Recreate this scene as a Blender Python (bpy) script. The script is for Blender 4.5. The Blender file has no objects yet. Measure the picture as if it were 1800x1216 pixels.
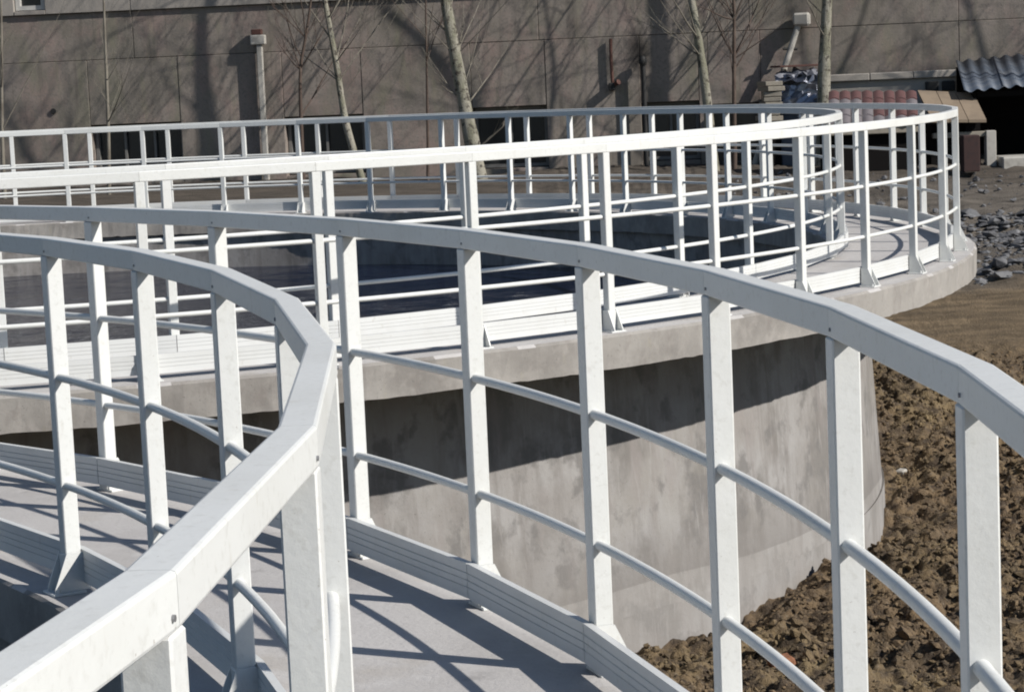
import bpy, math, random
import numpy as np
from mathutils import Vector, Matrix

random.seed(7)
RNG = np.random.default_rng(7)
S = bpy.context.scene
COL = S.collection
RAD = math.radians

# ------------------------------------------------------------------ camera
HC, PITCH, ROLL, FPX = 1.5286, 0.1179, 0.0435, 4007.5
cp, sp, cr, sr = math.cos(PITCH), math.sin(PITCH), math.cos(ROLL), math.sin(ROLL)
fwd = Vector((0, cp, -sp)); upv = Vector((0, sp, cp)); ex = Vector((1, 0, 0))
right = cr * ex - sr * upv
up = sr * ex + cr * upv
cam_d = bpy.data.cameras.new("camera"); cam = bpy.data.objects.new("camera", cam_d); COL.objects.link(cam)
M3 = Matrix((right, up, -fwd)).transposed()
cam.matrix_world = Matrix.Translation((0, 0, HC)) @ M3.to_4x4()
cam_d.sensor_fit = 'HORIZONTAL'; cam_d.sensor_width = 36.0
cam_d.lens = FPX * 36.0 / 1800.0
cam_d.clip_start = 0.05; cam_d.clip_end = 2000
S.camera = cam

# ------------------------------------------------------------------ sky, sun, exposure
SUN_AZ = RAD(-27.0)      # direction towards the sun, from +X counter-clockwise
SUN_EL = RAD(35.0)
W = bpy.data.worlds.new("World"); S.world = W; W.use_nodes = True
nt = W.node_tree; nt.nodes.clear()
sky = nt.nodes.new('ShaderNodeTexSky'); sky.sky_type = 'NISHITA'; sky.sun_disc = False
sky.sun_elevation = SUN_EL
sky.sun_rotation = math.pi / 2 - SUN_AZ          # clockwise from +Y
sky.air_density = 1.0; sky.dust_density = 0.3; sky.ozone_density = 2.2
bg = nt.nodes.new('ShaderNodeBackground'); bg.inputs[1].default_value = 0.070
wo = nt.nodes.new('ShaderNodeOutputWorld')
nt.links.new(sky.outputs[0], bg.inputs[0]); nt.links.new(bg.outputs[0], wo.inputs[0])
sd = bpy.data.lights.new("sun", 'SUN'); sd.energy = 4.8; sd.angle = RAD(0.55); sd.color = (1.0, 0.955, 0.89)
sun = bpy.data.objects.new("sun", sd); COL.objects.link(sun)
sdir = Vector((math.cos(SUN_EL) * math.cos(SUN_AZ), math.cos(SUN_EL) * math.sin(SUN_AZ), math.sin(SUN_EL)))
sun.rotation_euler = sdir.to_track_quat('Z', 'Y').to_euler()
sun.location = (20, -10, 20)
S.view_settings.view_transform = 'Standard'; S.view_settings.look = 'None'
S.view_settings.gamma = 1.0; S.view_settings.exposure = 0.0
S.view_settings.use_curve_mapping = False
S.render.engine = 'CYCLES'
S.cycles.filter_width = 2.0
S.cycles.max_bounces = 8
S.cycles.diffuse_bounces = 1

# ------------------------------------------------------------------ helpers
def tag(o, label=None, cat=None, group=None, kind=None):
    if label: o['label'] = label
    if cat: o['category'] = cat
    if group: o['group'] = group
    if kind: o['kind'] = kind
    return o

def empty(name, loc=(0, 0, 0), rz=0.0):
    o = bpy.data.objects.new(name, None); COL.objects.link(o)
    o.location = loc; o.rotation_euler = (0, 0, rz); o.empty_display_size = 0.1
    return o

def put(name, me, parent=None, loc=(0, 0, 0), rz=0.0, scale=(1, 1, 1)):
    o = bpy.data.objects.new(name, me); COL.objects.link(o)
    o.location = loc; o.rotation_euler = (0, 0, rz); o.scale = scale
    if parent: o.parent = parent
    return o

class MB:
    """collects shapes into one mesh"""
    def __init__(self): self.v = []; self.f = []; self.s = []
    def add(self, v, f, smooth=False):
        n = len(self.v); self.v += [tuple(p) for p in v]
        self.f += [tuple(i + n for i in q) for q in f]; self.s += [smooth] * len(f)
        return self
    def box(self, x0, x1, y0, y1, z0, z1, b=0.0):
        if b <= 0:
            v = [(x, y, z) for z in (z0, z1) for y in (y0, y1) for x in (x0, x1)]
            return self.add(v, [(0, 2, 3, 1), (4, 5, 7, 6), (0, 1, 5, 4), (2, 6, 7, 3), (0, 4, 6, 2), (1, 3, 7, 5)])
        lv = [(z0, b), (z0 + b, 0), (z1 - b, 0), (z1, b)]
        v = []; f = []
        for z, d in lv:
            a0, a1, c0, c1 = x0 + d, x1 - d, y0 + d, y1 - d
            if d: v += [(a0, c0, z), (a0, c0, z), (a1, c0, z), (a1, c0, z), (a1, c1, z), (a1, c1, z), (a0, c1, z), (a0, c1, z)]
            else: v += [(x0, y0 + b, z), (x0 + b, y0, z), (x1 - b, y0, z), (x1, y0 + b, z), (x1, y1 - b, z), (x1 - b, y1, z), (x0 + b, y1, z), (x0, y1 - b, z)]
        # collapse the doubled corner vertices of the end caps
        cap0 = [v[0], v[2], v[4], v[6]]; cap1 = [v[24], v[26], v[28], v[30]]
        vv = cap0 + v[8:16] + v[16:24] + cap1
        f = [(3, 2, 1, 0), (20, 21, 22, 23)]
        for i in range(8):
            j = (i + 1) % 8
            f.append((4 + i, 4 + j, 12 + j, 12 + i))
            c0 = (i // 2) if True else 0
        cidx = [0, 0, 1, 1, 2, 2, 3, 3]
        for i in range(8):
            j = (i + 1) % 8
            a, c = cidx[i], cidx[j]
            if a == c:
                f.append((a, 4 + j, 4 + i)); f.append((20 + a, 12 + i, 12 + j))
            else:
                f.append((a, c, 4 + j, 4 + i)); f.append((20 + a, 12 + i, 12 + j, 20 + c))
        return self.add(vv, f)
    def tube(self, pts, rad, n=8, caps=True, smooth=True):
        pts = [Vector(p) for p in pts]; m = len(pts)
        if not hasattr(rad, '__len__'): rad = [rad] * m
        v = []; f = []; prev = None
        for i, p in enumerate(pts):
            t = (pts[min(i + 1, m - 1)] - pts[max(i - 1, 0)]).normalized()
            if prev is None: a = t.orthogonal().normalized()
            else: a = (prev - t * prev.dot(t)).normalized()
            prev = a; b = t.cross(a)
            for k in range(n):
                q = 2 * math.pi * k / n
                v.append(p + (a * math.cos(q) + b * math.sin(q)) * rad[i])
        for i in range(m - 1):
            for k in range(n):
                l = (k + 1) % n
                f.append((i * n + k, i * n + l, (i + 1) * n + l, (i + 1) * n + k))
        self.add(v, f, smooth)
        if caps:
            self.add(v[:n], [tuple(range(n - 1, -1, -1))]); self.add(v[-n:], [tuple(range(n))])
        return self
    def prism(self, prof, x0, x1):
        """profile (y,z) list swept along x; x0/x1 may be callables of y"""
        n = len(prof); g0 = x0 if callable(x0) else (lambda y: x0); g1 = x1 if callable(x1) else (lambda y: x1)
        v = [(g0(y), y, z) for y, z in prof] + [(g1(y), y, z) for y, z in prof]
        f = [tuple(range(n - 1, -1, -1)), tuple(range(n, 2 * n))]
        f += [(i, (i + 1) % n, n + (i + 1) % n, n + i) for i in range(n)]
        return self.add(v, f)
    def mesh(self, name, mat):
        me = bpy.data.meshes.new(name); me.from_pydata([tuple(p) for p in self.v], [], self.f)
        me.polygons.foreach_set('use_smooth', np.array(self.s, dtype=bool))
        me.materials.append(mat); me.update(); 
        import bmesh
        bm = bmesh.new(); bm.from_mesh(me); bmesh.ops.recalc_face_normals(bm, faces=bm.faces); bm.to_mesh(me); bm.free()
        return me
    def build(self, name, mat, parent=None, loc=(0, 0, 0), rz=0.0):
        return put(name, self.mesh(name, mat), parent, loc, rz)

def np_mesh(name, V, F, mat, smooth=True):
    me = bpy.data.meshes.new(name)
    nf, k = F.shape
    me.vertices.add(len(V)); me.vertices.foreach_set('co', V.astype(np.float32).ravel())
    me.loops.add(nf * k); me.loops.foreach_set('vertex_index', F.astype(np.int32).ravel())
    me.polygons.add(nf)
    me.polygons.foreach_set('loop_start', np.arange(0, nf * k, k, dtype=np.int32))
    me.polygons.foreach_set('use_smooth', np.full(nf, smooth, dtype=bool))
    me.update(calc_edges=True); me.validate(); me.materials.append(mat)
    return me

_lat = RNG.random((8, 256, 256))
def vnoise(x, y, scale, ch=0):
    x = np.asarray(x) / scale + 37.3 * ch; y = np.asarray(y) / scale + 11.7 * ch
    xi = np.floor(x).astype(int); yi = np.floor(y).astype(int); u = x - xi; w = y - yi
    u = u * u * (3 - 2 * u); w = w * w * (3 - 2 * w); L = _lat[ch % 8]
    g = lambda a, b: L[a % 256, b % 256]
    return (g(xi, yi) * (1 - u) + g(xi + 1, yi) * u) * (1 - w) + (g(xi, yi + 1) * (1 - u) + g(xi + 1, yi + 1) * u) * w - .5

# ------------------------------------------------------------------ materials
def mat(name, base, rough=0.7, noise=(), bump=0.0, bscale=40.0, streak=None, metallic=0.0, spec=0.5, extra=None):
    """noise: list of (scale, colour, lo, hi, detail, fac, (sx,sy,sz)) layers mixed over the base colour"""
    m = bpy.data.materials.new(name); m.use_nodes = True; t = m.node_tree; N = t.nodes; L = t.links
    bs = N['Principled BSDF']; bs.inputs['Roughness'].default_value = rough; bs.inputs['Metallic'].default_value = metallic
    bs.inputs['Specular IOR Level'].default_value = spec
    geo = N.new('ShaderNodeNewGeometry')
    cur = N.new('ShaderNodeRGB'); cur.outputs[0].default_value = (*base, 1); cur = cur.outputs[0]
    def tex(scale, detail, st, rgh=0.6):
        mp = N.new('ShaderNodeMapping'); mp.inputs['Scale'].default_value = st
        L.new(geo.outputs['Position'], mp.inputs[0])
        n = N.new('ShaderNodeTexNoise'); n.inputs['Scale'].default_value = scale; n.inputs['Detail'].default_value = detail
        n.inputs['Roughness'].default_value = rgh
        L.new(mp.outputs[0], n.inputs[0]); return n.outputs[0]
    for (sc, c, lo, hi, det, fac, st) in noise:
        rmp = N.new('ShaderNodeMapRange'); rmp.inputs[1].default_value = lo; rmp.inputs[2].default_value = hi
        rmp.inputs[3].default_value = 0; rmp.inputs[4].default_value = fac
        L.new(tex(sc, det, st), rmp.inputs[0])
        mx = N.new('ShaderNodeMix'); mx.data_type = 'RGBA'
        L.new(rmp.outputs[0], mx.inputs[0]); L.new(cur, mx.inputs[6]); mx.inputs[7].default_value = (*c, 1)
        cur = mx.outputs[2]
    if extra: cur = extra(N, L, geo, cur)
    L.new(cur, bs.inputs['Base Color'])
    if bump > 0:
        b = N.new('ShaderNodeBump'); b.inputs['Strength'].default_value = 1.0; b.inputs['Distance'].default_value = bump
        L.new(tex(bscale, 5, (1, 1, 1), .65), b.inputs['Height']); L.new(b.outputs[0], bs.inputs['Normal'])
    return m

U = (1, 1, 1)
WHITE = mat('white_paint', (.785, .795, .775), .40, [
    (3.0, (.71, .715, .685), .45, .70, 4, .7, U), (60., (.62, .62, .585), .55, .70, 5, .5, U),
    (20., (.52, .48, .40), .64, .77, 6, .4, (1, 1, .30)), (90., (.30, .26, .21), .70, .76, 3, .6, U)], .0009, 38)
TOE = mat('toe_board_paint', (.71, .72, .71), .42, [
    (4.0, (.63, .63, .60), .45, .75, 4, .6, U), (30., (.42, .38, .31), .62, .78, 6, .45, (1, 1, .6))], .0006, 70)
SCREW = mat('screw_steel', (.30, .30, .31), .45, metallic=.6)
FLOORC = mat('walkway_concrete', (.53, .51, .495), .85, [
    (1.3, (.44, .42, .405), .4, .66, 7, .85, U), (9., (.58, .56, .545), .5, .72, 6, .6, U),
    (55., (.30, .285, .27), .60, .74, 4, .6, U), (2.3, (.42, .38, .33), .56, .70, 7, .55, U), (5.5, (.32, .305, .295), .62, .72, 7, .6, U)], .003, 50)

def wall_extra(N, L, geo, cur):
    sx = N.new('ShaderNodeSeparateXYZ'); L.new(geo.outputs['Position'], sx.inputs[0])
    n = N.new('ShaderNodeTexNoise'); n.inputs['Scale'].default_value = .35; n.inputs['Detail'].default_value = 3; n.inputs['Roughness'].default_value = .35
    L.new(geo.outputs['Position'], n.inputs[0])
    a = N.new('ShaderNodeMath'); a.operation = 'MULTIPLY_ADD'; a.inputs[1].default_value = .5; L.new(n.outputs[0], a.inputs[0]); L.new(sx.outputs[2], a.inputs[2])
    r = N.new('ShaderNodeMapRange'); r.inputs[1].default_value = -1.565; r.inputs[2].default_value = -1.535; r.inputs[3].default_value = 1; r.inputs[4].default_value = 0
    L.new(a.outputs[0], r.inputs[0])
    mx = N.new('ShaderNodeMix'); mx.data_type = 'RGBA'; mx.inputs[7].default_value = (.33, .31, .29, 1)
    ml = N.new('ShaderNodeMath'); ml.operation = 'MULTIPLY'; ml.inputs[1].default_value = .42; L.new(r.outputs[0], ml.inputs[0])
    L.new(ml.outputs[0], mx.inputs[0]); L.new(cur, mx.inputs[6]); cur = mx.outputs[2]
    # a damp line above the pale lower pour
    r2 = N.new('ShaderNodeMapRange'); r2.inputs[1].default_value = -1.55; r2.inputs[2].default_value = -1.15; r2.inputs[3].default_value = .6; r2.inputs[4].default_value = 0
    L.new(a.outputs[0], r2.inputs[0])
    gt = N.new('ShaderNodeMath'); gt.operation = 'GREATER_THAN'; gt.inputs[1].default_value = -1.55; L.new(a.outputs[0], gt.inputs[0])
    m2 = N.new('ShaderNodeMath'); m2.operation = 'MULTIPLY'; L.new(r2.outputs[0], m2.inputs[0]); L.new(gt.outputs[0], m2.inputs[1])
    mx2 = N.new('ShaderNodeMix'); mx2.data_type = 'RGBA'; mx2.inputs[7].default_value = (.20, .185, .172, 1)
    L.new(m2.outputs[0], mx2.inputs[0]); L.new(cur, mx2.inputs[6]); return mx2.outputs[2]

WALLC = mat('tank_wall_concrete', (.288, .272, .258), .88, [
    (1.7, (.36, .348, .34), .42, .60, 7, .85, U), (2.6, (.19, .178, .165), .49, .62, 7, .85, (1, 1, .7)), (9., (.20, .183, .17), .48, .68, 6, .65, (1, 1, .12)), (1.2, (.29, .272, .24), .54, .68, 6, .5, U), (4.5, (.17, .162, .155), .53, .63, 8, .8, U), (70., (.12, .11, .10), .66, .74, 3, .8, U),
    (5., (.29, .262, .25), .52, .68, 5, .6, (1, 1, .3)), (24., (.36, .345, .33), .56, .7, 4, .5, (1, 1, .14)), (40., (.24, .22, .205), .62, .8, 4, .5, U)], .0025, 34, extra=wall_extra)
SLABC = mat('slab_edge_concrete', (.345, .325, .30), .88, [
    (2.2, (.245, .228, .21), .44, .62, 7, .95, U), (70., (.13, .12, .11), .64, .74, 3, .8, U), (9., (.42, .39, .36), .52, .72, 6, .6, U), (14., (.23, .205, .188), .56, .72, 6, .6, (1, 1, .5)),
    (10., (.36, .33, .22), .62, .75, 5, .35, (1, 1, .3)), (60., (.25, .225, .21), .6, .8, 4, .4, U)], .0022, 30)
def soot_extra(N, L, geo, cur):
    """soot blown on to the wall by the stove pipe: an uneven plume-shaped stain fixed to the wall"""
    mp = N.new('ShaderNodeMapping'); mp.inputs['Location'].default_value = (-2.13 / .26, -35.28 / 1.0, -1.80 / .50); mp.inputs['Scale'].default_value = (1 / .26, 1.0, 1 / .50)
    L.new(geo.outputs['Position'], mp.inputs[0])
    ln = N.new('ShaderNodeVectorMath'); ln.operation = 'LENGTH'; L.new(mp.outputs[0], ln.inputs[0])
    n = N.new('ShaderNodeTexNoise'); n.inputs['Scale'].default_value = 5; n.inputs['Detail'].default_value = 4; L.new(geo.outputs['Position'], n.inputs[0])
    a = N.new('ShaderNodeMath'); a.operation = 'MULTIPLY_ADD'; a.inputs[1].default_value = .5; L.new(n.outputs[0], a.inputs[0]); L.new(ln.outputs['Value'], a.inputs[2])
    r = N.new('ShaderNodeMapRange'); r.interpolation_type = 'SMOOTHSTEP'; r.inputs[1].default_value = .35; r.inputs[2].default_value = 1.35; r.inputs[3].default_value = .9; r.inputs[4].default_value = 0
    L.new(a.outputs[0], r.inputs[0])
    mx = N.new('ShaderNodeMix'); mx.data_type = 'RGBA'; mx.inputs[7].default_value = (.025, .022, .02, 1); L.new(r.outputs[0], mx.inputs[0]); L.new(cur, mx.inputs[6])
    return mx.outputs[2]
PANEL = mat('facade_render', (.285, .246, .216), .9, [
    (.9, (.20, .18, .15), .42, .62, 6, .9, U), (2.2, (.345, .24, .215), .48, .62, 6, .45, (1, 1, .6)), (1.5, (.15, .135, .115), .54, .68, 7, .7, (1, 1, .8)), (5., (.32, .275, .245), .5, .75, 5, .5, (1, 1, .5)),
    (22., (.185, .165, .145), .50, .68, 6, .8, U), (70., (.36, .32, .285), .58, .70, 4, .5, U), (3., (.23, .225, .15), .53, .66, 6, .4, (1, 1, .3)), (11., (.16, .14, .12), .56, .68, 7, .6, (1, 1, .06))], .004, 30, extra=soot_extra)
PANEL_UP = mat('facade_render_pale', (.36, .33, .295), .9, [
    (.9, (.30, .275, .25), .42, .68, 6, .8, U), (22., (.24, .22, .20), .58, .78, 5, .5, U)], .004, 30)
JOINT = mat('facade_joint', (.19, .165, .148), .95)
DARKGLASS = mat('dark_pane', (.028, .03, .032), .2, [(6., (.03, .032, .033), .5, .7, 3, .8, U)])
DARKFRAME = mat('dark_window_frame', (.19, .185, .175), .6)
PALEFRAME = mat('pale_window_frame', (.55, .54, .51), .6)
BARK_P = mat('pale_bark', (.34, .32, .265), .9, [(6., (.20, .195, .14), .44, .60, 5, .9, (1, 1, .45)), (13., (.06, .05, .04), .53, .63, 7, .95, (1, 1, .9))], .02, 40)
BARK_D = mat('dark_bark', (.085, .06, .048), .9, [(12., (.16, .12, .095), .5, .7, 5, .8, (1, 1, .4))], .004, 60)
BARK_M = mat('grey_bark', (.22, .20, .165), .9, [(10., (.11, .095, .075), .45, .65, 5, .8, (1, 1, .4))], .004, 60)
POLEC = mat('pale_post_concrete', (.46, .44, .40), .8, [(10., (.28, .26, .23), .5, .7, 5, .7, U)])
BLACKM = mat('blackened_metal', (.02, .02, .02), .7)
RUST = mat('rusty_red', (.10, .045, .035), .8, [(12., (.06, .03, .025), .5, .7, 4, .8, U)])
TILE_R = mat('red_roof_tile', (.12, .056, .055), .8, [(14., (.07, .04, .04), .45, .7, 5, .8, U)])
TILE_G = mat('faded_roof_tile', (.17, .155, .165), .8, [(14., (.14, .12, .13), .45, .7, 5, .8, U)])
TAN = mat('tan_board', (.27, .21, .15), .9, [(4., (.20, .155, .115), .45, .7, 5, .8, U), (25., (.22, .17, .12), .6, .75, 5, .6, U)], .003, 40)
WOOD = mat('weathered_plank', (.32, .29, .24), .9, [(20., (.18, .15, .12), .5, .7, 5, .8, (1, 1, 6))])
SHADEW = mat('shade_dark_timber', (.007, .006, .006), .95, spec=.2)  # near black: the shade inside the sheds is put into the timber colour
CORR = mat('corrugated_sheet', (.10, .125, .165), .55, [(5., (.17, .18, .20), .45, .7, 5, .8, U), (30., (.07, .075, .08), .6, .75, 4, .6, U)], metallic=.15)
FOIL = mat('crumpled_sheet_metal', (.40, .41, .46), .32, [(6., (.20, .22, .27), .42, .62, 4, .9, U)], metallic=.55)
BRICKR = mat('dull_red_block', (.05, .026, .024), .85, [(14., (.03, .02, .02), .5, .7, 4, .8, U)])

def soil_extra(N, L, geo, cur):
    """kinds of ground by place: clods near, packed track, grey rubble and pale yard behind, then a tree bed darkened for shade"""
    sx = N.new('ShaderNodeSeparateXYZ'); L.new(geo.outputs['Position'], sx.inputs[0])
    n = N.new('ShaderNodeTexNoise'); n.inputs['Scale'].default_value = .7; n.inputs['Detail'].default_value = 6; L.new(geo.outputs['Position'], n.inputs[0])
    a = N.new('ShaderNodeMath'); a.operation = 'MULTIPLY_ADD'; a.inputs[1].default_value = 3.0; L.new(n.outputs[0], a.inputs[0]); L.new(sx.outputs[1], a.inputs[2])
    def layer(cur, lo, hi, col, fac):
        r = N.new('ShaderNodeMapRange'); r.inputs[1].default_value = lo; r.inputs[2].default_value = hi; r.inputs[3].default_value = 0; r.inputs[4].default_value = fac
        L.new(a.outputs[0], r.inputs[0])
        nn = N.new('ShaderNodeTexNoise'); nn.inputs['Scale'].default_value = 6; nn.inputs['Detail'].default_value = 6
        mp = N.new('ShaderNodeMapping'); mp.inputs['Scale'].default_value = (.25, 1.2, 1); L.new(geo.outputs['Position'], mp.inputs[0]); L.new(mp.outputs[0], nn.inputs[0])
        cr_ = N.new('ShaderNodeValToRGB'); cr_.color_ramp.elements[0].position = .36; cr_.color_ramp.elements[1].position = .66
        cr_.color_ramp.elements[0].color = (*[c * .62 for c in col], 1); cr_.color_ramp.elements[1].color = (*[c * 1.2 for c in col], 1)
        L.new(nn.outputs[0], cr_.inputs[0])
        mx = N.new('ShaderNodeMix'); mx.data_type = 'RGBA'; L.new(r.outputs[0], mx.inputs[0]); L.new(cur, mx.inputs[6]); L.new(cr_.outputs[0], mx.inputs[7])
        return mx.outputs[2]
    cur = layer(cur, 23.6, 24.8, (.185, .135, .08), 1)
    cur = layer(cur, 26.6, 27.8, (.15, .13, .108), 1)
    cur = layer(cur, 31.6, 33.2, (.085, .068, .052), .75)  # bed under the trees, with the shade behind the far tank in its colour
    return cur
SOIL = mat('turned_soil', (.20, .138, .078), .95, [
    (.9, (.235, .172, .090), .44, .64, 5, .9, U), (1.7, (.075, .055, .04), .5, .68, 5, .7, U), (9., (.06, .042, .028), .46, .60, 6, .9, U), (34., (.25, .20, .14), .56, .70, 5, .8, U)], .03, 42, extra=soil_extra)
CLOD = mat('soil_clod', (.20, .138, .078), .95, [(.9, (.24, .178, .092), .44, .64, 5, .9, U), (2., (.095, .07, .046), .45, .65, 6, .8, U), (14., (.055, .04, .027), .47, .63, 6, .9, U), (60., (.30, .25, .18), .60, .72, 4, .8, U)], .014, 70)
RUBBLE = mat('grey_rubble', (.165, .165, .17), .8, [(3., (.075, .075, .08), .45, .58, 5, .95, U), (9., (.30, .30, .31), .58, .70, 5, .8, U)], .01, 40)

def water_mat():
    m = bpy.data.materials.new('tank_water'); m.use_nodes = True; t = m.node_tree; N = t.nodes; L = t.links
    bs = N['Principled BSDF']; bs.inputs['Base Color'].default_value = (.010, .015, .034, 1); bs.inputs['Roughness'].default_value = .12; bs.inputs['Specular IOR Level'].default_value = .13
    bs.inputs['IOR'].default_value = 1.33
    g = N.new('ShaderNodeNewGeometry'); n = N.new('ShaderNodeTexNoise'); n.inputs['Scale'].default_value = 2.2; n.inputs['Detail'].default_value = 4
    L.new(g.outputs['Position'], n.inputs[0])
    b = N.new('ShaderNodeBump'); b.inputs['Distance'].default_value = .05; b.inputs['Strength'].default_value = 1; L.new(n.outputs[0], b.inputs['Height']); L.new(b.outputs[0], bs.inputs['Normal'])
    return m
WATER = water_mat()

# ------------------------------------------------------------------ places
NC = Vector((-7.8888, 2.9775, 0.0)); FC = Vector((-4.6606, 19.8789, 0.018))
H, HR, PW = 1.10, 0.0556, 0.050
NEAR_OUT = [1.22, 6.95, 12.7, 18.71, 24.4, 30.28, 36.48, 42.4] + [42.4 + 318.82 * j / 54 for j in range(1, 54)]
NEAR_IN = [-7.21, -0.86, 6.0, 12.39, 18.93, 25.22, 31.44] + [31.44 + 321.35 * j / 50 for j in range(1, 50)]
FAR_OUT = [-70.95, -64.44, -58.0, -51.62, -45.46, -39.29, -33.22, -26.94, -20.58, -14.32, -8.0, -1.9, 4.3, 10.36, 16.42, 22.92, 29.07, 35.2,
           41.49, 47.97, 54.16, 60.83, 66.97, 73.47, 79.96, 86.45, 93.01, 99.46] + [99.46 + 189.59 * j / 30 for j in range(1, 30)]
FAR_IN = [-68.55, -61.1, -53.96, -46.7, -39.45, -32.41, -25.15, -17.85, -10.63, -4.1, 2.4, 8.95, 16.21, 23.37, 30.14, 37.61, 44.06, 51.02,
          58.22, 65.75, 72.66, 80.02, 87.29, 94.35] + [94.35 + 197.1 * j / 27 for j in range(1, 27)]

# ------------------------------------------------------------------ ground
GY = [-400, 9.5, 11, 13, 17.5, 18.8, 22, 26, 28.5, 32, 36, 60, 400]; GZ = [-2.2, -1.98, -1.93, -2.08, -2.2, -2.12, -1.60, -.96, -.54, -.02, .05, .1, .1]
def ground_base(x, y):
    z = np.interp(y, GY, GZ)
    d1 = np.hypot(x - NC.x, y - NC.y); d2 = np.hypot(x - FC.x, y - FC.y)
    z = np.where(d1 < 9.0, np.minimum(z, -.45), z)
    z = np.where((d2 < 8.75), np.minimum(z, -.42), z)
    z = np.where((d1 < 7.6) | (d2 < 7.55), -3.2, z)
    return z
def ground_z(x, y):
    x = np.asarray(x, float); y = np.asarray(y, float)
    z = ground_base(x, y)
    rough = np.interp(y, [17, 22.3, 23.3, 25.0, 26, 28.5, 30, 40, 60], [1, .9, .16, .16, .8, .8, .4, .2, 0])
    rough = rough * np.where(np.abs(x) > 14, 0.3, 1)
    z = z + rough * (.30 * vnoise(x, y, 1.7, 1) + .15 * vnoise(x, y, .52, 2) + .12 * vnoise(x, y, .23, 3) + .12 * np.abs(vnoise(x, y, .13, 4)) + .085 * vnoise(x, y, .07, 5) + .04 * vnoise(x, y, .045, 6))
    d2 = np.hypot(x - FC.x, y - FC.y); 
    return np.where(d2 < 8.7, np.minimum(z, np.where(d2 < 7.55, -3.2, -.32)), z)
def axis(parts):
    a = []
    for lo, hi, st in parts: a += list(np.arange(lo, hi - 1e-6, st))
    return np.array(a + [parts[-1][1]])
gx = axis([(-400, -40, 60), (-40, -16, 4), (-16, 0, .25), (0, .3, .1), (.3, 4.9, .022), (4.9, 5.2, .05), (5.2, 9, .12), (9, 40, 2.), (40, 400, 60)])
gy = axis([(-400, -40, 60), (-40, 4, 2.), (4, 9, .25), (9, 17, .023), (17, 23, .036), (23, 29, .06), (29, 37, .15), (37, 60, 2.), (60, 400, 50)])
X, Y = np.meshgrid(gx, gy, indexing='ij')
Z = ground_z(X, Y)
V = np.stack([X, Y, Z], -1).reshape(-1, 3)
nx_, ny_ = len(gx), len(gy)
I = np.arange(nx_ * ny_).reshape(nx_, ny_)
F = np.stack([I[:-1, :-1], I[1:, :-1], I[1:, 1:], I[:-1, 1:]], -1).reshape(-1, 4)
tag(put('ground', np_mesh('ground', V, F, SOIL)), kind='structure')

def lumps(name, pts, sizes, mat_, flat=.75, sub=1, jitter=.28, smooth=False):
    import bmesh
    bm = bmesh.new(); bmesh.ops.create_icosphere(bm, subdivisions=sub, radius=1.0)
    bv = np.array([v.co[:] for v in bm.verts]); bf = np.array([[v.index for v in f.verts] for f in bm.faces]); bm.free()
    n = len(pts); nv = len(bv)
    R = RNG.normal(size=(n, 3, 3)); Q = np.linalg.qr(R)[0]
    s = sizes[:, None, None] * (1 + jitter * RNG.normal(size=(n, nv, 1)).clip(-1.6, 1.6))
    vv = bv[None] * s * np.stack([np.ones(n), .6 + .5 * RNG.random(n), .5 + .4 * RNG.random(n)], -1)[:, None, :]
    vv = np.einsum('nij,nvj->nvi', Q, vv); vv[..., 2] *= flat
    vv += pts[:, None, :]
    ff = (bf[None] + (np.arange(n) * nv)[:, None, None]).reshape(-1, 3)
    return np_mesh(name, vv.reshape(-1, 3), ff, mat_, smooth)

# clods over the turned soil
n = 24000
px = RNG.uniform(.2, 5.4, n * 2); py = 9.2 + 13.6 * RNG.random(n * 2) ** 1.15
d2 = np.hypot(px - FC.x, py - FC.y); d1 = np.hypot(px - NC.x, py - NC.y)
keep = (d2 > 7.9) & (d1 > 8.75) & (px < py * .245) & (px > py * .028) & (vnoise(px, py, .9, 6) > -.30)
px, py = px[keep][:n], py[keep][:n]
sz = (.006 + .015 * RNG.random(len(px)) ** 3 + .030 * RNG.random(len(px)) ** 24) * (.7 + 1.1 * (vnoise(px, py, 1.3, 2) + .5))
pts = np.stack([px, py, ground_z(px, py) + sz * .25], -1)
tag(put('soil_clods', lumps('soil_clods', pts, sz, CLOD, .85, 1, .34, False)), 'dark brown crumbly clods lying all over the turned soil', 'soil clods', kind='stuff')
# grey broken rubble beside the far tank
n = 3800
px = RNG.uniform(3.0, 8.2, n); py = RNG.uniform(25.4, 28.8, n)
d2 = np.hypot(px - FC.x, py - FC.y); keep = (d2 > 8.75) & (vnoise(px, py, 1.1, 3) > -.22); px, py = px[keep], py[keep]
sz = .02 + .07 * RNG.random(len(px)) ** 4 + .14 * RNG.random(len(px)) ** 40
pts = np.stack([px, py, ground_z(px, py) + sz * .3], -1)
tag(put('rubble', lumps('rubble', pts, sz, RUBBLE, .42, 1, .3)), 'grey broken rubble heaped beside the far tank', 'rubble', kind='stuff')
n = 700
px = RNG.uniform(3.0, 9, n); py = RNG.uniform(28.5, 32.5, n); d2 = np.hypot(px - FC.x, py - FC.y); keep = d2 > 8.9; px, py = px[keep], py[keep]
sz = .012 + .05 * RNG.random(len(px)) ** 3
tag(put('yard_stones', lumps('yard_stones', np.stack([px, py, ground_z(px, py) + sz * .3], -1), sz, RUBBLE, .7)), 'small stones strewn over the bare yard ground', 'stones', kind='stuff')

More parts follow.
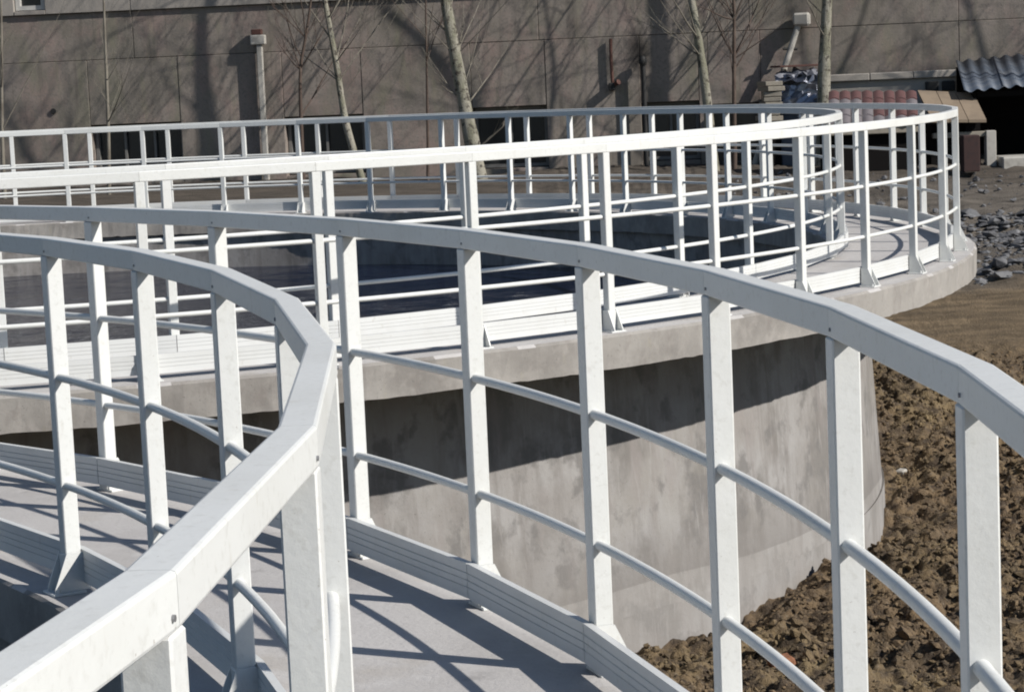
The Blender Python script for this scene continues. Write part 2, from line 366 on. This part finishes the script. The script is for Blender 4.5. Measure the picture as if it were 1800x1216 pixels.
# ------------------------------------------------------------------ concrete tanks
def ringmesh(prof, n=240, worn=0.0):
    """closed (r,z) profile turned about the z axis"""
    v = []; f = []; m = len(prof)
    for i in range(n):
        a = 2 * math.pi * i / n
        for k, (r, z) in enumerate(prof):
            if worn: dr = worn * (random.gauss(0, .5) + 1.3 * math.sin(a * 37 + k * 1.7) * math.sin(a * 61 + k)); dz = worn * (random.gauss(0, .5) + math.sin(a * 43 + k * 2.1) * math.sin(a * 23)) if abs(z) > .15 else 0
            else: dr = dz = 0
            v.append(((r + dr) * math.cos(a), (r + dr) * math.sin(a), z + dz))
    for i in range(n):
        j = (i + 1) % n
        for k in range(m):
            l = (k + 1) % m
            f.append((i * m + k, j * m + k, j * m + l, i * m + l))
    return v, f
def tank(name, c, rin, rout, wall_in, wall_out, bottom, label):
    t = empty(name, c); tag(t, label, 'tank', 'round concrete tanks')
    v, f = ringmesh([(rin, -.20), (rout, -.20), (rout + .004, -.016), (rout - .014, 0), (rin + .010, 0), (rin, -.010)], 900, .0035)
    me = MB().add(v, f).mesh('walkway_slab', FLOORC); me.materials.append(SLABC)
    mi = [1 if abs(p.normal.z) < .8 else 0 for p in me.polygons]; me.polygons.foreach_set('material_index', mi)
    put('walkway_slab', me, t)
    v, f = ringmesh([(wall_in, bottom), (wall_out + .13, bottom), (wall_out + .118, -1.93), (wall_out + .10, -1.94), (wall_out, -.203), (wall_in, -.203)])
    m = MB().add(v, f, True); me = m.mesh('tank_wall', WALLC); me.set_sharp_from_angle(angle=RAD(25)); put('tank_wall', me, t)
    return t
tank('concrete_tank', NC, 7.50, 8.63, 7.58, 7.80, -2.8, 'nearest round concrete tank, its walkway striped with railing shadows')
tank('concrete_tank.001', FC, 7.40, 8.57, 7.46, 7.68, -2.8, 'far round concrete tank with dark water and an overhanging rim')
def disc(name, c, r, z, m, n=120):
    v = [(r * math.cos(2 * math.pi * i / n), r * math.sin(2 * math.pi * i / n), 0) for i in range(n)] + [(0, 0, 0)]
    f = [(i, (i + 1) % n, n) for i in range(n)]
    o = MB().add(v, f).build(name, m, loc=(c.x, c.y, z)); tag(o, kind='structure'); return o
disc('water', NC, 7.585, -.60, WATER); disc('water.001', FC, 7.465, -.60, WATER)

# ------------------------------------------------------------------ railings
def rail_profile(w, h, b):
    z0, z1 = H - h, H
    return [(b, z0), (w - b, z0), (w - b * .3, z0 + b * .3), (w, z0 + b), (w, z1 - b), (w - b * .3, z1 - b * .3), (w - b, z1), (b, z1), (b * .3, z1 - b * .3), (0, z1 - b), (0, z0 + b), (b * .3, z0 + b * .3)]
def toe_profile(y0, y1, z0=.030, z1=.134, inner=True, g=.003):
    """ribbed board: three grooves on each face"""
    p = [(y0, z0), (y1, z0)]; hgt = z1 - z0
    zs = [z0 + hgt * q for q in (.30, .34, .50, .54, .70, .74)]
    for i in range(0, 6, 2):
        a, b = zs[i], zs[i + 1]; p += [(y1, a), (y1 - g, a + .002), (y1 - g, b - .002), (y1, b)]
    p += [(y1, z1), (y0, z1)]
    for i in range(4, -1, -2):
        a, b = zs[i], zs[i + 1]; p += [(y0, b), (y0 + g, b - .002), (y0 + g, a + .002), (y0, a)]
    return p

def railing(name, c, R, angles, outer, label, screws):
    """R is the radius of the face towards the tank centre. local frame of a bay: x along the chord, y outwards"""
    root = empty(name, c); tag(root, label, 'railing', 'white railings of the tanks')
    ang = sorted(a for a in angles); N = len(ang)
    da = 2 * math.pi / N; L = 2 * R * math.sin(da / 2); th = math.tan(da / 2); g = .0007
    rail = MB().prism(rail_profile(PW + .001, HR, .005), lambda y: -y * th + g, lambda y: L + y * th - g).mesh('top_rail', WHITE)
    tube = {}
    for z in (.672, .336):
        arc = [(L * q_, .020 + 4 * q_ * (1 - q_) * L * L / (8 * R), z) for q_ in (0, .12, .25, .4, .5, .6, .75, .88, 1)]
        tube[z] = MB().tube(arc, .0133, 10, False).mesh('mid_rail', WHITE)
    ty = (-.024, -.003) if outer else (PW + .003, PW + .024)
    toe = MB().prism(toe_profile(*ty), lambda y: -y * th + .002, lambda y: L + y * th - .002).mesh('toe_board', TOE)
    post = MB().box(0, PW, -PW / 2, PW / 2, .008, H - HR - .0005, .003).mesh('post', WHITE)
    if outer: plate = MB().box(-.001, PW + .055, -.055, .055, 0, .008, .0015)
    else: plate = MB().box(-.055, PW + .001, -.05, .05, 0, .008, .0015)
    plate.box(-.003, PW + .003, -PW / 2 - .003, PW / 2 + .003, .0085, .122, .002)
    for sx_ in ((PW + .035,) if outer else (-.035,)):
        for sy_ in (-.034, .034):
            plate.tube([(sx_, sy_, .008), (sx_, sy_, .022)], .007, 6, True, False)
    plate = plate.mesh('base_plate', WHITE)
    gus = {}
    for s in (-1, 1):
        y0, y1 = (PW / 2 + .0035, PW / 2 + .0095) if s > 0 else (-PW / 2 - .0095, -PW / 2 - .0035)
        pr = [(0.002, .0085), (PW + .052, .0085), (PW + .052, .018), (PW, .128), (0.002, .128)] if outer else [(-.044, .0085), (PW + .020, .0085), (PW + .020, .03), (PW, .128), (0, .128), (-.044, .020)]
        n_ = len(pr); v = [(a, y0, b) for a, b in pr] + [(a, y1, b) for a, b in pr]
        f = [tuple(range(n_ - 1, -1, -1)), tuple(range(n_, 2 * n_))] + [(i, (i + 1) % n_, n_ + (i + 1) % n_, n_ + i) for i in range(n_)]
        gus[s] = MB().add(v, f).mesh('gusset', WHITE)
    scr = MB().tube([(0, -.003, 0), (0, .002, 0)], .0035, 8, True, False).mesh('screw', SCREW)
    P = [Vector((R * math.cos(RAD(a)), R * math.sin(RAD(a)), 0)) for a in ang]
    for i in range(N):
        p, q = P[i], P[(i + 1) % N]; d = q - p; Ls = d.length; s = Ls / L
        # local x along p->q (counter-clockwise), local y must point outwards: mirror by using q->p
        d = p - q; rz = math.atan2(d.y, d.x)
        o = put('top_rail', rail, root, q, rz, (s, 1, 1))
        if screws:
            for sy_, yy in ((0, 0.0), (1, PW + .001)):
                sc = put('screw', scr, o, (.016 / s, yy, H - HR * .72), 0, (1 / s, 1, 1))
                sc.rotation_euler = (0, 0, math.pi * sy_)
        for z in (.672, .336): put('mid_rail', tube[z], root, q, rz, (s, 1, 1))
        put('toe_board', toe, root, q, rz, (s, 1, 1))
        a = RAD(ang[i])
        po = put('post', post, root, p, a)
        put('base_plate', plate, po); put('gusset', gus[-1], po); put('gusset', gus[1], po)
    return root
railing('railing', NC, 8.512, NEAR_OUT, True, 'white railing along the outer edge of the nearest walkway', True)
railing('railing.001', NC, 7.587, NEAR_IN, False, 'white railing bending sharply round the opening of the nearest tank', True)
railing('railing.002', FC, 8.464 - PW, FAR_OUT, True, 'white railing along the outer edge of the far tank walkway', False)
railing('railing.003', FC, 7.4855, FAR_IN, False, 'white railing round the dark water of the far tank', False)

# ------------------------------------------------------------------ building behind
WA = -math.atan(.1)
bld = empty('industrial_building', (0, 35.5, 0), WA); tag(bld, 'long plain grey-brown building with low dark windows behind the tanks', 'building')
# dark core behind the panels, with openings left for the windows (local x, z)
wins = [(-6.52, -5.07, .12, 1.03), (-3.42, -2.17, .12, 1.03), (-.46, .70, .10, 1.05), (2.16, 3.05, .12, 1.02), (3.2, 4.0, .0, .95)]
upw = (-7.62, -7.12, 2.86, 4.0)
core = MB(); core.box(-22, 20, .42, .8, -.5, 8.2)
core.build('wall_core', JOINT, bld)
def panel(x0, x1, z0, z1, m, y0=0.0):
    if x1 - x0 < .05 or z1 - z0 < .05: return
    j = .0032; dy = random.uniform(-.006, .006)
    MB().box(x0 + j, x1 - j, y0 + dy, .42 - .001, z0 + j, z1 - j, .006).build('wall_panel', m, bld)
edges = sorted([-22, -18.6, -15.4, -12.2, -9.0] + [e for w_ in wins for e in w_[:2]] + [7.0, 10.2, 13.4, 16.6, 20])
for a, b in zip(edges[:-1], edges[1:]):
    w_ = [q for q in wins if abs(q[0] - a) < 1e-6]
    if w_: panel(a, b, -.4, w_[0][2], PANEL); panel(a, b, w_[0][3], 2.05, PANEL)
    else: panel(a, b, -.4, 2.05, PANEL)
cut = [-22, -18.6, -15.4, -12.2, -9.0, -5.75, -2.6, .62, 3.85, 7.0, 10.2, 13.4, 16.6, 20]
for a, b in zip(cut[:-1], cut[1:]):
    panel(a, b, 2.05, 2.79, PANEL)
    if a < -7.5 and b > -7.2:
        panel(a, upw[0], 2.79, 4.3, PANEL_UP, -.05); panel(upw[1], b, 2.79, 4.3, PANEL_UP, -.05); panel(upw[0], upw[1], upw[3], 4.3, PANEL_UP, -.05)
        panel(upw[0], upw[1], 2.79, upw[2], PANEL_UP, -.05)
    else: panel(a, b, 2.79, 4.3, PANEL_UP, -.05)
    panel(a, b, 4.3, 6.2, PANEL_UP, -.05); panel(a, b, 6.2, 8.2, PANEL_UP, -.05)
def window(x0, x1, z0, z1, y, m, mull, fw=.05):
    f = MB(); yb = .40
    f.box(x0, x0 + fw, y, yb, z0, z1).box(x1 - fw, x1, y, yb, z0, z1).box(x0 + fw, x1 - fw, y, yb, z1 - fw, z1).box(x0 + fw, x1 - fw, y, yb, z0, z0 + fw)
    for k in range(1, mull + 1):
        xm = x0 + (x1 - x0) * k / (mull + 1); f.box(xm - .018, xm + .018, y + .02, y + .07, z0 + fw, z1 - fw)
    o = f.build('window', m, bld)
    MB().box(x0 + fw, x1 - fw, y + .10, y + .115, z0 + fw, z1 - fw).build('pane', DARKGLASS, o)
for k, (a, b, c, d) in enumerate(wins): window(a + .01, b - .01, c + .01, d - .01, .20, DARKFRAME, (2, 1, 1, 1, 0)[k])
window(upw[0] + .01, upw[1] - .01, upw[2] + .01, upw[3] - .01, .02, PALEFRAME, 0, .07)
MB().box(-22, 20, -.35, .8, 8.2, 8.35).build('roof', PANEL_UP, bld)
# soot on the panels above the stove pipe is a stain of its own shape
def wall_pt(x): return 35.5 - .1 * x
vh = MB().tube([(0, .03, 0), (0, -.02, 0)], [.045, .045], 10, True).build('vent', BLACKM, bld, (-7.10, -.012, 1.28))

# things on the wall
x = -3.72; y = wall_pt(x)
t = empty('wall_post', (x, y - .10, 0), WA); tag(t, 'pale concrete post with a boxy cap standing against the building', 'post')
MB().box(-.042, .042, -.045, .045, -.2, 2.16, .008).build('shaft', POLEC, t)
MB().box(-.13, .10, -.07, .07, 2.17, 2.32, .012).build('cap', POLEC, t)
MB().box(-.11, .05, -.06, .06, 2.322, 2.41, .01).build('lamp_hood', RUST, t)
x = 2.19; y = wall_pt(x) - .14
t = empty('stove_pipe', (x, y, 0)); tag(t, 'black exhaust pipe under a dark soot stain on the building wall', 'pipe')
MB().tube([(0, 0, -.1), (0, 0, 1.60)], .038, 12).build('flue', BLACKM, t)
MB().tube([(0, 0, 1.59), (0, 0, 1.63), (0, 0, 1.70), (0, 0, 1.74)], [.045, .065, .06, .02], 14).build('cowl', BLACKM, t)
x = 1.72; y = wall_pt(x)
t = empty('wall_bracket', (x, y - .06, 1.3), WA); tag(t, 'small dark bracket with a rusty rod hanging on the building wall', 'bracket')
MB().tube([(0, 0, .03), (-.01, 0, .38), (-.005, 0, .72)], .025, 8).build('rod', RUST, t)
MB().box(-.06, .04, -.09, .055, -.07, .05, .015).build('bracket_box', BLACKM, t)
MB().tube([(.03, -.04, .02), (.10, -.10, .06)], [.03, .045], 8).build('lamp_cup', RUST, t)

# ------------------------------------------------------------------ leaning pole, planks, scrap
t = empty('leaning_pole', (3.80, 34.70, 0)); tag(t, 'pale pole with a white lamp head leaning towards the building', 'pole')
b0 = Vector((0, 0, 0.0)); b1 = Vector((.76, .20, 2.12))
MB().tube([b0, b0.lerp(b1, .5) + Vector((-.01, 0, .01)), b1], [.055, .05, .046], 10).build('shaft', POLEC, t)
MB().box(-.11, .14, -.09, .09, -.06, .14, .03).build('lamp_head', POLEC, t, b1 + Vector((.03, 0, .02)), -.3)
MB().tube([b0.lerp(b1, .82) + Vector((-.12, -.02, .01)), b0.lerp(b1, .82) + Vector((.10, .02, 0))], .02, 8).build('clamp', BLACKM, t)
t = empty('plank_stack', (4.05, 34.55, 0)); tag(t, 'stack of weathered planks beside the crumpled sheet metal', 'planks')
zz = float(ground_z(4.05, 34.55)) - .02
MB().box(-.09, .11, -.3, .3, zz - .1, .55, .01).build('bearer', SHADEW, t)
zz = .55
for k in range(10):
    h_ = random.uniform(.055, .085)
    o = MB().box(-.13, .13, -.35, .35, 0, h_, .008).build('plank', WOOD, t, (random.uniform(-.03, .03), random.uniform(-.06, .02), zz), random.uniform(-.15, .15)); zz += h_ + .008
    if zz > 1.42: break
t = empty('board', (4.42, 34.6, 0)); tag(t, 'thin reddish board lying on top of the sheet metal heap', 'board')
MB().box(-.32, .34, -.16, .16, 0, .03, .004).build('plank', RUST, t, (0, 0, 1.47), .12)
def crumple(nx, ny, sx, sy, amp, seed):
    r = np.random.default_rng(seed); v = []; f = []
    for i in range(nx):
        for j in range(ny):
            v.append((sx * (i / (nx - 1) - .5) + r.normal() * .012, sy * (j / (ny - 1) - .5) + r.normal() * .012, r.normal() * amp))
    for i in range(nx - 1):
        for j in range(ny - 1):
            a = i * ny + j; f += [(a, a + ny, a + ny + 1), (a, a + ny + 1, a + 1)]
    return v, f
t = empty('sheet_metal_heap', (4.44, 34.40, 0)); tag(t, 'heap of shiny crumpled sheet metal next to the pale tree trunk', 'scrap metal')
MB().box(-.28, .30, -.1, .35, -.1, .9, .02).build('drum_box', CORR, t)
for k, (lx, ly, lz, rx_, s_) in enumerate([(0, -.12, 1.12, 1.05, .62), (.02, -.2, 1.0, 1.25, .66), (-.03, 0, 1.33, .35, .58), (.06, .1, 1.38, .2, .5)]):
    v, f = crumple(8, 7, s_, .42, .035, 40 + k)
    o = MB().add(v, f).build('metal_sheet', FOIL, t, (lx, ly, lz)); o.rotation_euler = (rx_, random.uniform(-.1, .1), random.uniform(-.2, .2))
    sm = o.modifiers.new('thick', 'SOLIDIFY'); sm.thickness = .006

# ------------------------------------------------------------------ sheds at the right
t = empty('tiled_shed', (5.16, 32.4, 0)); tag(t, 'low shed roofed with faded red and grey tiles', 'shed')
MB().box(-.60, .62, -.45, .55, -.2, .56).build('wall', SHADEW, t)
MB().box(-.66, .66, -.56, -.46, .50, .58, .01).build('beam', WOOD, t)
tr, tc = 4, 8
for r_ in range(tr):
    for c_ in range(tc):
        u0, u1 = c_ / tc, (c_ + 1) / tc; w0 = r_ / tr; w1 = (r_ + 1.25) / tr
        m = TILE_R if (c_ >= 3 and r_ >= 1 and random.random() < .85) or (r_ == 3 and random.random() < .6) else TILE_G
        tb = MB(); pr = []
        n_ = 6
        for q in range(n_ + 1):
            s_ = q / n_; pr.append((s_, .018 * math.sin(math.pi * s_)))
        v = []
        for (w_, lift) in ((w0, .028), (min(w1, 1.02), .004)):
            for s_, hz in pr:
                uu = u0 + (u1 - u0) * (s_ * .96 + .02)
                xx = -.64 + 1.27 * uu + .19 * w_; yy = -.60 + 1.20 * w_; z_ = .64 + .44 * w_ - .05 * uu + hz * 1.4 + lift
                v.append((xx, yy, z_))
        for (w_, lift) in ((w0, .008), (min(w1, 1.02), -.016)):
            for s_, hz in pr:
                uu = u0 + (u1 - u0) * (s_ * .96 + .02)
                xx = -.64 + 1.27 * uu + .19 * w_; yy = -.60 + 1.20 * w_; z_ = .64 + .44 * w_ - .05 * uu + hz * 1.4 + lift
                v.append((xx, yy, z_))
        k = n_ + 1; f = []
        for q in range(n_):
            f += [(q, q + 1, k + q + 1, k + q), (2 * k + q, 3 * k + q, 3 * k + q + 1, 2 * k + q + 1), (q, 2 * k + q, 2 * k + q + 1, q + 1), (k + q, k + q + 1, 3 * k + q + 1, 3 * k + q)]
        f += [(0, k, 3 * k, 2 * k), (n_, 2 * k + n_, 3 * k + n_, k + n_)]
        tb.add(v, f, False).build('tile', m, t)
t = empty('lean_to', (6.4, 32.8, 0)); tag(t, 'tan boarded lean-to roof over a low dark gap, on a pale post', 'lean-to')
v = [(-.40, -.8, .66), (.37, -.8, .63), (.51, .7, .98), (-.32, .7, 1.06)]
def slab4(v, th):
    w_ = [(a, b, c - th) for a, b, c in v]
    return MB().add(v + w_, [(0, 1, 2, 3), (7, 6, 5, 4), (0, 4, 5, 1), (1, 5, 6, 2), (2, 6, 7, 3), (3, 7, 4, 0)])
for k in range(3):
    a, b = k / 3 + .006, (k + 1) / 3 - .006
    lp = lambda p, q, s: tuple(p[i] + (q[i] - p[i]) * s for i in range(3))
    slab4([lp(v[0], v[1], a), lp(v[0], v[1], b), lp(v[3], v[2], b), lp(v[3], v[2], a)], .04).build('roof_board', TAN, t)
MB().box(-.36, .34, -.5, .6, -.2, .58).build('back_wall', SHADEW, t)
MB().box(-.36, .44, -.66, -.56, .39, .465, .008).build('beam', WOOD, t)
MB().box(.38, .52, -.70, -.54, -.1, .47, .008).build('post', POLEC, t)
for k in range(2): MB().box(-.2 + k * .3, -.05 + k * .3, -.62, -.54, .466, .585, .004).build('block', SHADEW, t)
o = MB().box(-.12, .11, -.12, .12, -.06, .44, .01).build('red_block', BRICKR, loc=(6.44, 31.55, 0)); tag(o, 'dull red block standing beside the pale post of the lean-to', 'block')
o = MB().box(-.55, .9, -.35, .35, -.15, .10, .02).build('stone_ledge', POLEC, loc=(7.5, 32.2, 0)); tag(o, 'pale stone ledge at the foot of the open dark shed', 'ledge')
t = empty('open_shed', (7.7, 33.6, 0)); tag(t, 'open dark shed under a blue-grey corrugated roof', 'shed')
MB().box(-.82, 2.4, 1.0, 1.06, -.1, 1.36).build('back_wall', SHADEW, t)
MB().box(-.86, -.80, -.4, .99, -.1, .98).build('side_wall', SHADEW, t)
MB().box(2.34, 2.4, -.4, .99, -.1, 1.0).build('side_wall', SHADEW, t)
MB().box(-.80, 2.34, -.45, -.35, .92, 1.0).build('beam', SHADEW, t)
for k in range(6):
    v = []; f = []; nn = 17
    for e, (yy, z_, off) in enumerate(((-.62, 1.02, 0), (.95, 1.44, .2))):
        for q in range(nn):
            s_ = q / (nn - 1); xx = -1.04 + off + .56 * (k + s_ * 1.03)
            v.append((xx, yy, z_ + .10 * (xx + 1.04) * .55 + .022 * math.cos(2 * math.pi * s_ * 3) + .004 * (k % 2)))
    nv = len(v); v += [(a, b, c - .006) for a, b, c in v]
    for q in range(nn - 1):
        f += [(q, q + 1, nn + q + 1, nn + q), (nv + q, nv + nn + q, nv + nn + q + 1, nv + q + 1), (q, nv + q, nv + q + 1, q + 1), (nn + q, nn + q + 1, nv + nn + q + 1, nv + nn + q)]
    f += [(0, nn, nv + nn, nv), (nn - 1, nv + nn - 1, nv + 2 * nn - 1, 2 * nn - 1)]
    MB().add(v, f, True).build('roof_sheet', CORR, t)
t = empty('retaining_wall', (5.0, 34.35, 0), WA); tag(t, 'low pale retaining wall with a coping and two holes, below the building', 'wall')
MB().box(-.1, 1.80, 0, .25, -.2, 1.22, .01).build('wall', PANEL_UP, t)
for k in range(3): MB().box(-.12 + k * .64, .515 + k * .64, -.06, .30, 1.222, 1.33, .012).build('coping_stone', PANEL_UP, t)
for xx in (1.34, 1.58): MB().box(xx, xx + .19, -.05, -.002, 1.02, 1.17, .01).build('hole_shade', BLACKM, t)  # black boxes on the face, painting the shade inside two holes

# ------------------------------------------------------------------ bare trees
def tree(name, pts, r0, m, label, seed, htop=9, nb=46, cat='tree', low=None):
    r = random.Random(seed)
    base = Vector(pts[0]); t = empty(name, base); tag(t, label, cat, 'bare trees in front of the building')
    P = [Vector(p) - base for p in pts]
    d = (P[-1] - P[-2]).normalized()
    while P[-1].z < htop:
        d = (d + Vector((r.uniform(-.09, .09), r.uniform(-.09, .09), .10))).normalized(); P.append(P[-1] + d * .55)
    n = len(P); zt = P[-1].z
    rad = [max(.006, r0 * (1 - .93 * max(0, p.z) / zt) ** 1.25) for p in P]
    # smooth the path
    Q = []; R_ = []
    for i in range(n - 1):
        for k in range(3):
            s = k / 3; p0, p1, p2, p3 = P[max(i - 1, 0)], P[i], P[i + 1], P[min(i + 2, n - 1)]
            Q.append(.5 * ((2 * p1) + (p2 - p0) * s + (2 * p0 - 5 * p1 + 4 * p2 - p3) * s * s + (3 * p1 - p0 - 3 * p2 + p3) * s ** 3))
            R_.append((rad[i] * (1 - s) + rad[i + 1] * s) * (1 + r.uniform(-.06, .06)))
    Q.append(P[-1]); R_.append(rad[-1])
    MB().tube(Q, R_, 12).build('trunk', m, t)
    b = MB()
    def branch(p, d, ln, rr, lev):
        pts_ = [p]; rs = [rr]; ns = 5; w_ = (.055, .10, .16)[lev]
        for k in range(ns):
            d = (d + Vector((r.gauss(0, w_), r.gauss(0, w_), r.gauss(.05, .05)))).normalized()
            pts_.append(pts_[-1] + d * ln / ns); rs.append(max(.0020, rr * (1 - .80 * (k + 1) / ns)))
        b.tube(pts_, rs, 5 if lev else 6, False)
        if lev < 2 and ln > .3:
            for k in range(r.randint(2, 4)):
                j = r.randint(1, ns); w2 = .45
                dd = (d + Vector((r.gauss(0, w2), r.gauss(0, w2), r.uniform(0, .5)))).normalized()
                branch(pts_[j], dd, ln * r.uniform(.3, .6), min(.005, rs[j] * .6), lev + 1)
    for (p, q, rr) in (low or []):
        p = Vector(p) - base; q = Vector(q) - base; branch(p, (q - p).normalized(), (q - p).length * 1.3, rr, 1)
    for k in range(nb):
        i = r.randint(int(len(Q) * .14), len(Q) - 2); a = r.uniform(0, 2 * math.pi); p = Q[i]
        d = Vector((math.cos(a), math.sin(a), r.uniform(.5, 1.8))).normalized()
        branch(p, d, r.uniform(.9, 2.6) * (1.15 - .6 * i / len(Q)) * (r0 / .09) ** .3, min(R_[i] * .5, r.uniform(.005, .015)), 0)
    b.build('branches', m if m is not BARK_P else BARK_M, t)['kind'] = 'stuff'
    return t
TY = 34.0
def gz(x): return float(ground_z(x, TY)) - .06
tree('sapling', [(-7.45, TY, gz(-7.45)), (-7.42, TY, 1.04), (-7.30, TY, 2.96)], .035, BARK_M, 'thin grey sapling at the far left end of the row', 1, 5.5, 26)
tree('sapling.001', [(-5.90, TY, gz(-5.87)), (-5.84, TY, 1.10), (-5.79, TY, 2.90)], .034, BARK_M, 'slim straight sapling in front of the leftmost dark window', 2, 5.5, 28)
tree('sapling.002', [(-3.00, TY, gz(-3.00)), (-2.98, TY, 1.06), (-2.95, TY, 1.75), (-2.85, TY, 2.21), (-2.74, TY, 2.76)], .036, BARK_D,
     'dark crooked sapling with a low side branch, right of the wall post', 3, 5, 34, low=[((-2.95, TY, 1.75), (-3.31, TY - .1, 2.02), .012)])
tree('bare_tree', [(-2.10, TY, gz(-2.10)), (-2.25, TY, 0.61), (-2.34, TY, 1.07), (-2.42, TY, 1.83), (-2.54, TY, 2.76)], .062, BARK_P,
     'pale slender trunk leaning left, beside the dark crooked sapling', 4, 7.5, 52)
tree('sapling.003', [(-1.15, TY, gz(-1.15)), (-1.12, TY, 0.52), (-1.08, TY, 1.78), (-1.05, TY, 2.69)], .026, BARK_D, 'very thin upright sapling left of the thickest leaning trunk', 5, 5, 22)
tree('bare_tree.001', [(-0.36, TY, gz(-0.36)), (-0.45, TY, 0.49), (-0.54, TY, 1.08), (-0.65, TY, 1.85), (-0.76, TY, 2.68)], .125, BARK_P,
     'thick pale trunk leaning left in front of the middle window', 6, 8.5, 56, low=[((-0.56, TY, 1.23), (-0.81, TY - .1, 1.35), .014), ((-0.43, TY, 0.41), (0.05, TY - .15, 0.95), .016)])
tree('bare_tree.002', [(3.12, TY, gz(3.12)), (3.05, TY, 1.01), (2.98, TY, 1.68), (2.87, TY, 2.52)], .085, BARK_P, 'pale trunk beside the dark reddish sapling, right of the stove pipe', 7, 8, 52)
tree('sapling.004', [(3.42, TY, gz(3.42)), (3.45, TY, 0.99), (3.47, TY, 1.66), (3.49, TY, 2.20), (3.49, TY, 2.50)], .042, BARK_D,
     'dark reddish sapling forking near the picture top, left of the leaning pole', 8, 5.5, 38, low=[((3.49, TY, 2.20), (2.99, TY - .05, 2.33), .015), ((3.49, TY, 2.20), (4.01, TY, 2.86), .018), ((3.47, TY, 1.63), (4.00, TY - .1, 1.88), .012)])
tree('bare_tree.003', [(4.74, TY, gz(4.74)), (4.78, TY, 0.98), (4.81, TY, 1.61), (4.87, TY, 2.43)], .115, BARK_P, 'stout pale upright trunk in front of the sheet metal heap', 9, 8.5, 56,
     low=[((4.86, TY, 2.37), (5.16, TY, 2.69), .03)])
for k, (xx, yy) in enumerate([(8.6, 32.9), (9.7, 32.4), (10.9, 33.0), (12.1, 32.2), (13.6, 32.8), (15.5, 32.0)]):
    tree('bare_tree.%03d' % (4 + k), [(xx, yy, float(ground_z(xx, yy)) - .06), (xx + .05, yy, 1.2), (xx + random.uniform(-.2, .2), yy, 2.6)], (.04, .05, .035)[k % 3], BARK_P,
         'bare tree rising behind the sheds beyond the right edge of the picture', 20 + k, 8 + (k % 3), 40)

def lump_thing(name, x, y, z, dims, m, label, cat, rz):
    o = MB().box(-dims[0], dims[0], -dims[1], dims[1], -dims[2], dims[2], dims[2] * .35).build(name, m, loc=(x, y, z), rz=rz)
    for v in o.data.vertices: v.co += Vector((random.gauss(0, .004), random.gauss(0, .004), random.gauss(0, .004)))
    o.rotation_euler = (.18, -.12, rz); tag(o, label, cat)
ORANGE = mat('orange_brick', (.34, .15, .075), .9, [(20., (.22, .10, .06), .45, .65, 5, .8, U)], .004, 60)
x, y = 1.535, 13.42
lump_thing('brick_fragment', x, y, float(ground_z(x, y)) + .035, (.075, .05, .03), ORANGE, 'orange brick fragment lying on the dark clods', 'brick', .3)
x, y = 3.33, 19.5
lump_thing('pale_stone', x, y, float(ground_z(x, y)) + .04, (.04, .035, .03), POLEC, 'small pale stone on the soil just right of the tank wall', 'stone', .8)
